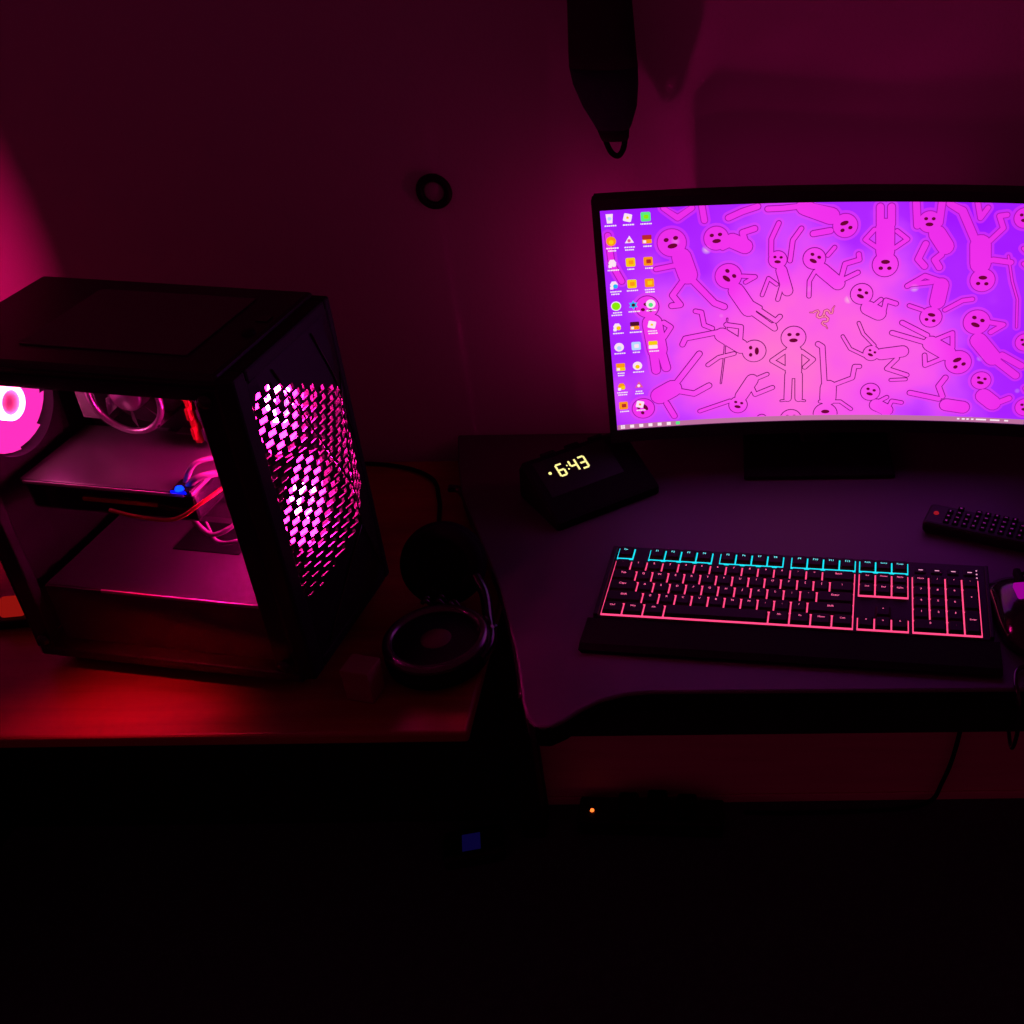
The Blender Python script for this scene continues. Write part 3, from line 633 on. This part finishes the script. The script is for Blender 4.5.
# ------------------------------------------------------------------ big lit keyboard
U = .01875
kb = thing('keyboard', 'large black keyboard with pink and cyan backlit keys below the monitor', 'keyboard', (-.1577, 1.0330, .7505), -6.6)
KM = T(0, 0, .006) @ RX(3.2)       # the key deck rises gently to the back
kd = lambda o: (setattr(o, 'matrix_local', KM), o)[1]
ROWY = {0: 0., 1: 1., 2: 2., 3: 3., 4: 4., 5: 5.25}      # rows from the front edge
c = MB().prism([(-.008, -.004), (.4345, -.004), (.4345, 6.35 * U), (.430, 6.35 * U + .004), (-.0035, 6.35 * U + .004), (-.008, 6.35 * U)], -.0045, .0006, bev=.0012)
c.box(-.008, -.0025, -.003, 6.35 * U, .0004, .0045, bev=.001).box(.4300, .4345, -.003, 6.35 * U, .0004, .0045, bev=.001)
ch = kd(c.build('chassis', M_blk, kb))
pr = MB().loft([[(-.010, -.058 + .0 * k, z0) if k == 0 else q for k, q in enumerate([(x, -.058, .0), (x, -.058, .004), (x, -.050, .0075), (x, -.008, .0085), (x, -.0055, .006), (x, -.0055, .0)])] for x, z0 in ((-.013, 0), (.440, 0))], smooth=False)
pr.build('palm_rest', M_rub, kb)
def plate(x0, x1, r0, r1, m_, nm):
    y0, y1 = ROWY[r0] * U, (ROWY[r1] + 1) * U
    kd(MB().box(x0 * U - .0004, x1 * U + .0004, y0 - .0005, y1 + .0003, .0006, .0012).build(nm, m_, kb))
plate(0, 15, 0, 4, E_kpink, 'backlight_plate'); plate(15.25, 18.25, 3, 4, E_kpink, 'backlight_plate'); plate(15.25, 18.25, 0, 0, E_kpink, 'backlight_plate'); plate(18.5, 22.5, 0, 4, E_kpink, 'backlight_plate')
for a, b_ in ((0, 1), (2, 6), (6.5, 10.5), (11, 15), (15.25, 18.25)): plate(a, b_, 5, 5, E_kcyan, 'backlight_plate')
def key(x, r, wu, txt, nm='key', hu=1, em_=E_lpink, ts=.0042):
    g_ = .0008; hgt = .0070
    x0, x1 = x * U + g_, (x + wu) * U - g_; y0, y1 = ROWY[r] * U + g_, (ROWY[r] + hu) * U - g_
    m = MB(); ins = .0016
    lo = [(x0, y0), (x1, y0), (x1, y1), (x0, y1)]
    def rg(d, z, cr=.0014):
        a0, a1, b0, b1 = x0 + d, x1 - d, y0 + d * .9, y1 - d * .6; q = []
        for cx_, cy_, s0 in ((a1 - cr, b1 - cr, 0), (a0 + cr, b1 - cr, 90), (a0 + cr, b0 + cr, 180), (a1 - cr, b0 + cr, 270)):
            for k in range(3): q.append((cx_ + cr * math.cos(R(s0 + 45 * k)), cy_ + cr * math.sin(R(s0 + 45 * k)), z))
        return q
    m.loft([rg(0, .0022, .0008), rg(ins * .35, .0048), rg(ins, hgt - .0004), rg(ins + .0006, hgt)], smooth=False)
    if txt:
        b = text_bm(txt, ts)
        b.transform(T((x0 + x1) / 2 - (0 if wu < 1.3 or wu > 5 else 0), (y0 + y1) / 2 + .002, hgt + .0001)); m.add(b, 1)
    kd(m.build(nm, [M_cap, em_], kb))
for k, t in enumerate(['Esc']): key(0, 5, 1, t, 'function_key', 1, E_lcyan, .0036)
for k in range(12): key([2, 3, 4, 5, 6.5, 7.5, 8.5, 9.5, 11, 12, 13, 14][k], 5, 1, 'F%d' % (k + 1), 'function_key', 1, E_lcyan, .0042)
for k, t in enumerate(['PrtSc', 'ScrLk', 'Pause']): key(15.25 + k, 5, 1, t, 'function_key', 1, E_lcyan, .0034)
for k in range(13): key(k, 4, 1, "`1234567890-="[k])
key(13, 4, 2, 'Back')
key(0, 3, 1.5, 'Tab')
for k in range(12): key(1.5 + k, 3, 1, 'QWERTYUIOP[]'[k])
key(13.5, 3, 1.5, '\\'); key(0, 2, 1.75, 'Caps')
for k in range(11): key(1.75 + k, 2, 1, "ASDFGHJKL;'"[k])
key(12.75, 2, 2.25, 'Enter'); key(0, 1, 2.25, 'Shift')
for k in range(10): key(2.25 + k, 1, 1, 'ZXCVBNM,./'[k])
key(12.25, 1, 2.75, 'Shift')
for x, wu, t in ((0, 1.25, 'Ctrl'), (1.25, 1.25, 'Win'), (2.5, 1.25, 'Alt'), (3.75, 6.25, None), (10, 1.25, 'Alt'), (11.25, 1.25, 'Fn'), (12.5, 1.25, 'Menu'), (13.75, 1.25, 'Ctrl')): key(x, 0, wu, t, ts=.0036)
for k, t in enumerate(['Ins', 'Home', 'PgUp']): key(15.25 + k, 4, 1, t, 'navigation_key', ts=.0034)
for k, t in enumerate(['Del', 'End', 'PgDn']): key(15.25 + k, 3, 1, t, 'navigation_key', ts=.0034)
key(16.25, 1, 1, '^', 'navigation_key')
for k, t in enumerate('<v>'): key(15.25 + k, 0, 1, t, 'navigation_key')
for k, t in enumerate(['Num', '/', '*', '-']): key(18.5 + k, 4, 1, t, 'numpad_key', ts=.0036)
for r, ts_ in ((3, '789'), (2, '456'), (1, '123')):
    for k in range(3): key(18.5 + k, r, 1, ts_[k], 'numpad_key')
key(21.5, 2, 1, '+', 'numpad_key', 2); key(21.5, 0, 1, 'Enter', 'numpad_key', 2, ts=.0034); key(18.5, 0, 2, '0', 'numpad_key'); key(20.5, 0, 1, '.', 'numpad_key')
for k in range(4):
    x = (18.5 + k) * U
    m = MB().box(x + .003, x + .016, ROWY[5] * U + .004, ROWY[5] * U + .014, .0006, .0022, bev=.0006); m.box(x + .0075, x + .0125, ROWY[5] * U + .008, ROWY[5] * U + .0092, .0022, .0024, 1)
    kd(m.build('media_button', [M_cap, E_lwhite], kb))
for k in range(3):
    kd(MB().lathe([(0, .0012), (.0009, .0010), (.0010, .0006)], T(22.3 * U + .003, ROWY[5] * U + .001 + .0065 * k, 0), 10).build('indicator_light', E_lwhite, kb))

# ------------------------------------------------------------------ clock
ck = thing('alarm_clock', 'dark wedge alarm clock showing 6:43 in pale yellow digits', 'clock', (-.227, 1.2065, .7505), 35)
prof = [(0, 0), (.0, .010), (.004, .013), (.086, .053), (.092, .053), (.098, .046), (.104, .004), (.102, 0)]
rg = [[(x, y, z) for y, z in [(a + (0 if 0 < k < 9 else 0), b) for k, (a, b) in enumerate(prof)]] for x in (0, .004, .146, .150)]
for q in (0, 3):
    rg[q] = [(x, .05 + (y - .05) * .95, z * .94) for x, y, z in rg[q]]
MB().loft(rg, smooth=False).build('body', M_rub, ck)
sl = math.degrees(math.atan2(.040, .082))
FM = T(.066, .064, .0424) @ RX(sl)
MB().box(-.053, .052, -.034, .022, -.0012, .0002, bev=.0005, M=FM).build('display_window', M_blk, ck)
dg = MB(); DWd, DHt, th = .0084, .0176, .0025; FG = FM @ T(-.0092, -.0002, 0)
def seg7(cx_, segs):
    x0, x1, y0, ym, y1 = cx_ - DWd / 2, cx_ + DWd / 2, -DHt / 2, 0, DHt / 2
    S = {'a': ((x0, y1), (x1, y1)), 'b': ((x1, y1), (x1, ym)), 'c': ((x1, ym), (x1, y0)), 'd': ((x0, y0), (x1, y0)), 'e': ((x0, ym), (x0, y0)), 'f': ((x0, y1), (x0, ym)), 'g': ((x0, ym), (x1, ym))}
    for s_ in segs:
        (ax, ay), (bx, by) = S[s_]
        if ay == by: dg.box(ax + .0003, bx - .0003, ay - th / 2, ay + th / 2, .0003, .0006, M=FG)
        else: dg.box(ax - th / 2, ax + th / 2, min(ay, by) + .0003, max(ay, by) - .0003, .0003, .0006, M=FG)
seg7(-.0135, 'acdefg'); seg7(.0050, 'bcfg'); seg7(.0185, 'abcdg')
for y in (-.0025, .0032): dg.lathe([(0, .0007), (.0011, .0005), (.0011, .0003)], FG @ T(-.0035, y, 0), 10)
dg.lathe([(0, .0008), (.0021, .0006), (.0022, .0003)], FG @ T(-.0290, .0005, 0), 14)
dg.build('digits', E_clock, ck)
for x in (.03, .065, .10): MB().box(x, x + .02, .0875, .0955, .052, .0555, bev=.001).build('button', M_rub, ck)

# ------------------------------------------------------------------ remote control
rc = thing('remote_control', 'black remote control with rows of white buttons and a red power key beside the monitor', 'remote', (.243, 1.2155, .7505), -22.6)
MB().box(-.010, .165, -.027, .020, 0, .016, bev=.005, seg=3).build('body', M_blk, rc)
MB().lathe([(0, .0025), (.003, .002), (.0036, 0)], T(.002, -.003, .0155), 16).build('power_button', emat('power_red', lin((150, 20, 35))), rc)
rb = random.Random(3)
for i in range(13):
    for j in range(4):
        if rb.random() < .10: continue
        x, y = .014 + .0112 * i, -.020 + .0108 * j
        m = MB().box(x, x + .0075, y, y + .007, .0155, .0182, bev=.0008)
        mk = rb.random(); cx_, cy_ = x + .00375, y + .0035
        m.box(cx_ - .0006 - .0012 * mk, cx_ + .0006 + .0012 * mk, cy_ - .0016 + .0009 * mk, cy_ + .0016 - .0009 * mk, .0182, .0184, 1)
        m.build('remote_button', [M_rub, M_hw], rc)

# ------------------------------------------------------------------ mouse
ms = thing('computer_mouse', 'glossy black gaming mouse with a painted magenta reflection right of the lit keyboard', 'mouse', (.314, 1.020, .7505), 4)
def mouse_ring(y, hw, ht, lift=0):
    return [(hw * math.cos(PI * k / 15) * (1 if k not in (0, 15) else .96), y, .001 + ht * max(0, math.sin(PI * k / 15)) ** .75) for k in range(16)]
MB().loft([mouse_ring(y, hw, ht) for y, hw, ht in ((-.062, .012, .010), (-.056, .024, .020), (-.040, .0325, .033), (-.015, .035, .040), (.012, .0335, .038), (.036, .033, .030), (.054, .030, .020), (.061, .022, .012))]).build('shell', M_gloss, ms)
MB().box(-.0045, .0045, .020, .046, .030, .0405, bev=.003).build('scroll_wheel', M_rub, ms)
MB().box(-.013, .013, -.010, .016, -.001, .0012, bev=.003, M=T(0, 0, .0405) @ RX(-2)).build('painted_reflection', E_mreflect, ms)  # monitor's reflection painted as an emissive panel
MB().lathe([(0, .0012), (.006, .0010), (.007, 0)], T(-.010, -.036, .0318) @ RX(22) @ RY(-14), 24).build('glowing_logo', E_mred, ms)
MB().tube([(0, .058, .006), (.004, .070, .0035), (.03, .085, .003), (.08, .095, .003), (.14, .12, .003)], .0019).build('cord', M_rub, ms)
tag(MB().tube([(.42, 1.02, .753), (.36, .96, .753), (.310, .945, .753), (.290, .935, .754), (.2835, .915, .7545), (.284, .900, .7515), (.286, .894, .735), (.287, .893, .700), (.289, .910, .665), (.296, .955, .652), (.305, 1.03, .665), (.31, 1.10, .695), (.31, 1.15, .7185)], .0024).build('usb_cable', M_gloss), 'thin black cable slipping over the desk front below the mouse', 'cable')

# ------------------------------------------------------------------ headset on the wooden desk
hs = thing('headset', 'black gaming headset lying on the wooden desk beside the computer tower', 'headset', (-.338, 1.005, .7155))
cup = MB().lathe([(0, .002), (.046, .002), (.056, .008), (.058, .020), (.054, .028), (.044, .033), (0, .034)], T(0, 0, 0), 48)
cu = cup.build('ear_cup', M_rub, hs)
MB().torus(.0520, .0062, T(0, 0, .033), 56, 12).build('cup_rim', M_rim, cu)
MB().lathe([(0, .0355), (.014, .0355), (.017, .034)], None, 28).build('cup_badge', M_badge, cu)
CM = T(-.012, .118, .050) @ RZ(10) @ RX(58)
c2 = MB().lathe([(0, -.016), (.040, -.016), (.048, -.010), (.050, .004), (.042, .012), (0, .013)], CM, 44).build('ear_cup', M_rub, hs)
MB().torus(.036, .010, CM @ T(0, 0, .012), 44, 12).build('ear_cushion', M_rub, c2)
MB().tube([(.050, -.020, .020), (.058, .008, .022), (.050, .042, .025), (.040, .080, .034), (.022, .108, .046)], .0065, seg=10).build('headband', M_gloss, hs)
bc = MB(); P_ = []
for k in range(60):
    t = k / 59; P_.append((-.026 + .084 * t, .055 + .010 * math.sin(5 * t) - .02 * t, .040 - .012 * t + .0035 * math.sin(38 * t)))
bc.tube(P_, .0026, sub=1, seg=6); bc.tube([(x + .002, y + .006, z - .002 + .004 * math.cos(30 * k / 60)) for k, (x, y, z) in enumerate(P_)], .0022, sub=1, seg=6)
bc.build('braided_cord', M_gloss, hs)

tag(MB().box(-.016, .016, -.014, .014, 0, .040, bev=.0015).box(-.0165, .0165, -.0145, .0145, .034, .0415, bev=.001).build('small_box', M_box, None, (-.408, .955, .7155), (0, 0, R(-14))), 'small brown cardboard box standing at the front corner of the tower', 'box')
nl = thing('orange_block', 'small orange red block with added glow behind the rear corner of the tower', 'block', (-.853, 1.088, .7155), 8)
MB().box(-.022, .022, -.015, .015, 0, .012, bev=.002).build('base', M_blk, nl)
MB().box(-.012, .015, -.010, .010, .012, .032, bev=.004, seg=3).build('glow_block', E_block, nl)  # emission put in where no scene light reaches the block
tag(MB().tube([(-.36, 1.20, .728), (-.392, 1.27, .7185), (-.405, 1.33, .7185), (-.43, 1.39, .7185), (-.50, 1.425, .7185), (-.62, 1.43, .7185)], .0028).build('black_cable', M_rub), 'black cord lying on the wooden desk against the back wall', 'cable')

# ------------------------------------------------------------------ wall pieces
pb = thing('hanging_pouch', 'dark narrow pouch with a looped tip hanging on the wall above the monitor', 'pouch', (-.147, 1.395, 1.52))
def oval(cx_, hw, ht, z): return [(cx_ + hw * math.cos(2 * PI * k / 20), ht * math.sin(2 * PI * k / 20), z) for k in range(20)]
zz = lambda z: z - 1.52
MB().loft([oval(0, .0345, .012, zz(1.50)), oval(0, .0355, .016, zz(1.42)), oval(0, .0360, .018, zz(1.33)), oval(-.001, .0385, .019, zz(1.278)), oval(-.001, .0392, .019, zz(1.262))]).build('upper_sleeve', M_cloth, pb)
MB().loft([oval(-.001, .0390, .0188, zz(1.2615)), oval(0, .0375, .018, zz(1.243)), oval(.003, .0315, .016, zz(1.218)), oval(.005, .0225, .013, zz(1.198)), oval(.005, .0195, .011, zz(1.192))]).build('lower_sleeve', M_navy, pb)
MB().loft([oval(.005, .0190, .0108, zz(1.1915)), oval(.006, .0170, .009, zz(1.182)), oval(.006, .0150, .006, zz(1.178))]).build('tip', M_cloth, pb)
MB().tube([(-.006, 0, zz(1.182)), (-.002, 0, zz(1.170)), (.002, 0, zz(1.163)), (.008, 0, zz(1.160)), (.013, 0, zz(1.164)), (.0165, 0, zz(1.172)), (.018, 0, zz(1.182))], .0034).build('loop', M_rub, pb)
MB().tube([(0, 0, -.02), (0, 0, .01), (0, .005, .022), (0, .02, .02)], .003).build('hanging_cord', M_rub, pb)
hk = thing('wall_hook', 'small metal hook on the wall holding the narrow pouch', 'hook', (-.147, 1.4595, 1.535))
MB().box(-.012, .012, -.004, 0, -.03, .03, bev=.001).build('plate', M_alu, hk)
MB().tube([(0, -.004, .005), (0, -.03, .0), (0, -.055, -.002), (0, -.075, .006), (0, -.078, .018)], .0028).build('prong', M_alu, hk)
wr = thing('wall_plate', 'round dark ring plate on the wall between tower and monitor', 'wall plate', (-.379, 1.4598, 1.099), 0)
MB().lathe([(.0135, .0), (.0215, 0), (.0228, .002), (.0215, .006), (.015, .007), (.0135, .005)], RX(90), 44, close=True).build('outer_ring', M_blk, wr)
MB().lathe([(0, .0035), (.011, .0035), (.0134, .002), (.0134, 0)], RX(90), 36).build('centre_disc', mat('grey_plate', (.34, .31, .33), .7), wr)

# ------------------------------------------------------------------ under the desk
ps = thing('power_strip', 'black power strip on the floor with a glowing orange switch', 'power strip', (-.215, 1.395, 0.001), -3)
MB().box(-.07, .18, -.028, .028, 0, .038, bev=.005).build('body', M_blk, ps)
MB().lathe([(0, .003), (.0030, .0025), (.0035, 0)], T(-.045, -.006, .038), 16).build('neon_switch', E_orange, ps)
for k in range(3):
    pl = MB().box(.0 + .05 * k, .034 + .05 * k, -.018, .018, .0382, .062 + .008 * (k % 2), bev=.005).build('plug', M_rub, ps)
ad = thing('power_adapter', 'black power brick on the floor under the wooden desk with a faint blue light', 'adapter', (-.455, 1.335, .001), 12)
MB().box(-.05, .05, -.03, .03, 0, .032, bev=.006).build('body', M_blk, ad)
MB().box(-.018, .012, -.02, .015, .0318, .0335, bev=.0006).build('blue_light', E_dim_blue, ad)
tag(MB().tube([(.375, 1.432, .70), (.372, 1.430, .45), (.365, 1.43, .20), (.345, 1.43, .06), (.30, 1.42, .006), (.10, 1.41, .005), (0.0, 1.40, .02)], .004).build('hanging_cable', M_rub), 'black cable hanging down the wall below the desk', 'cable')
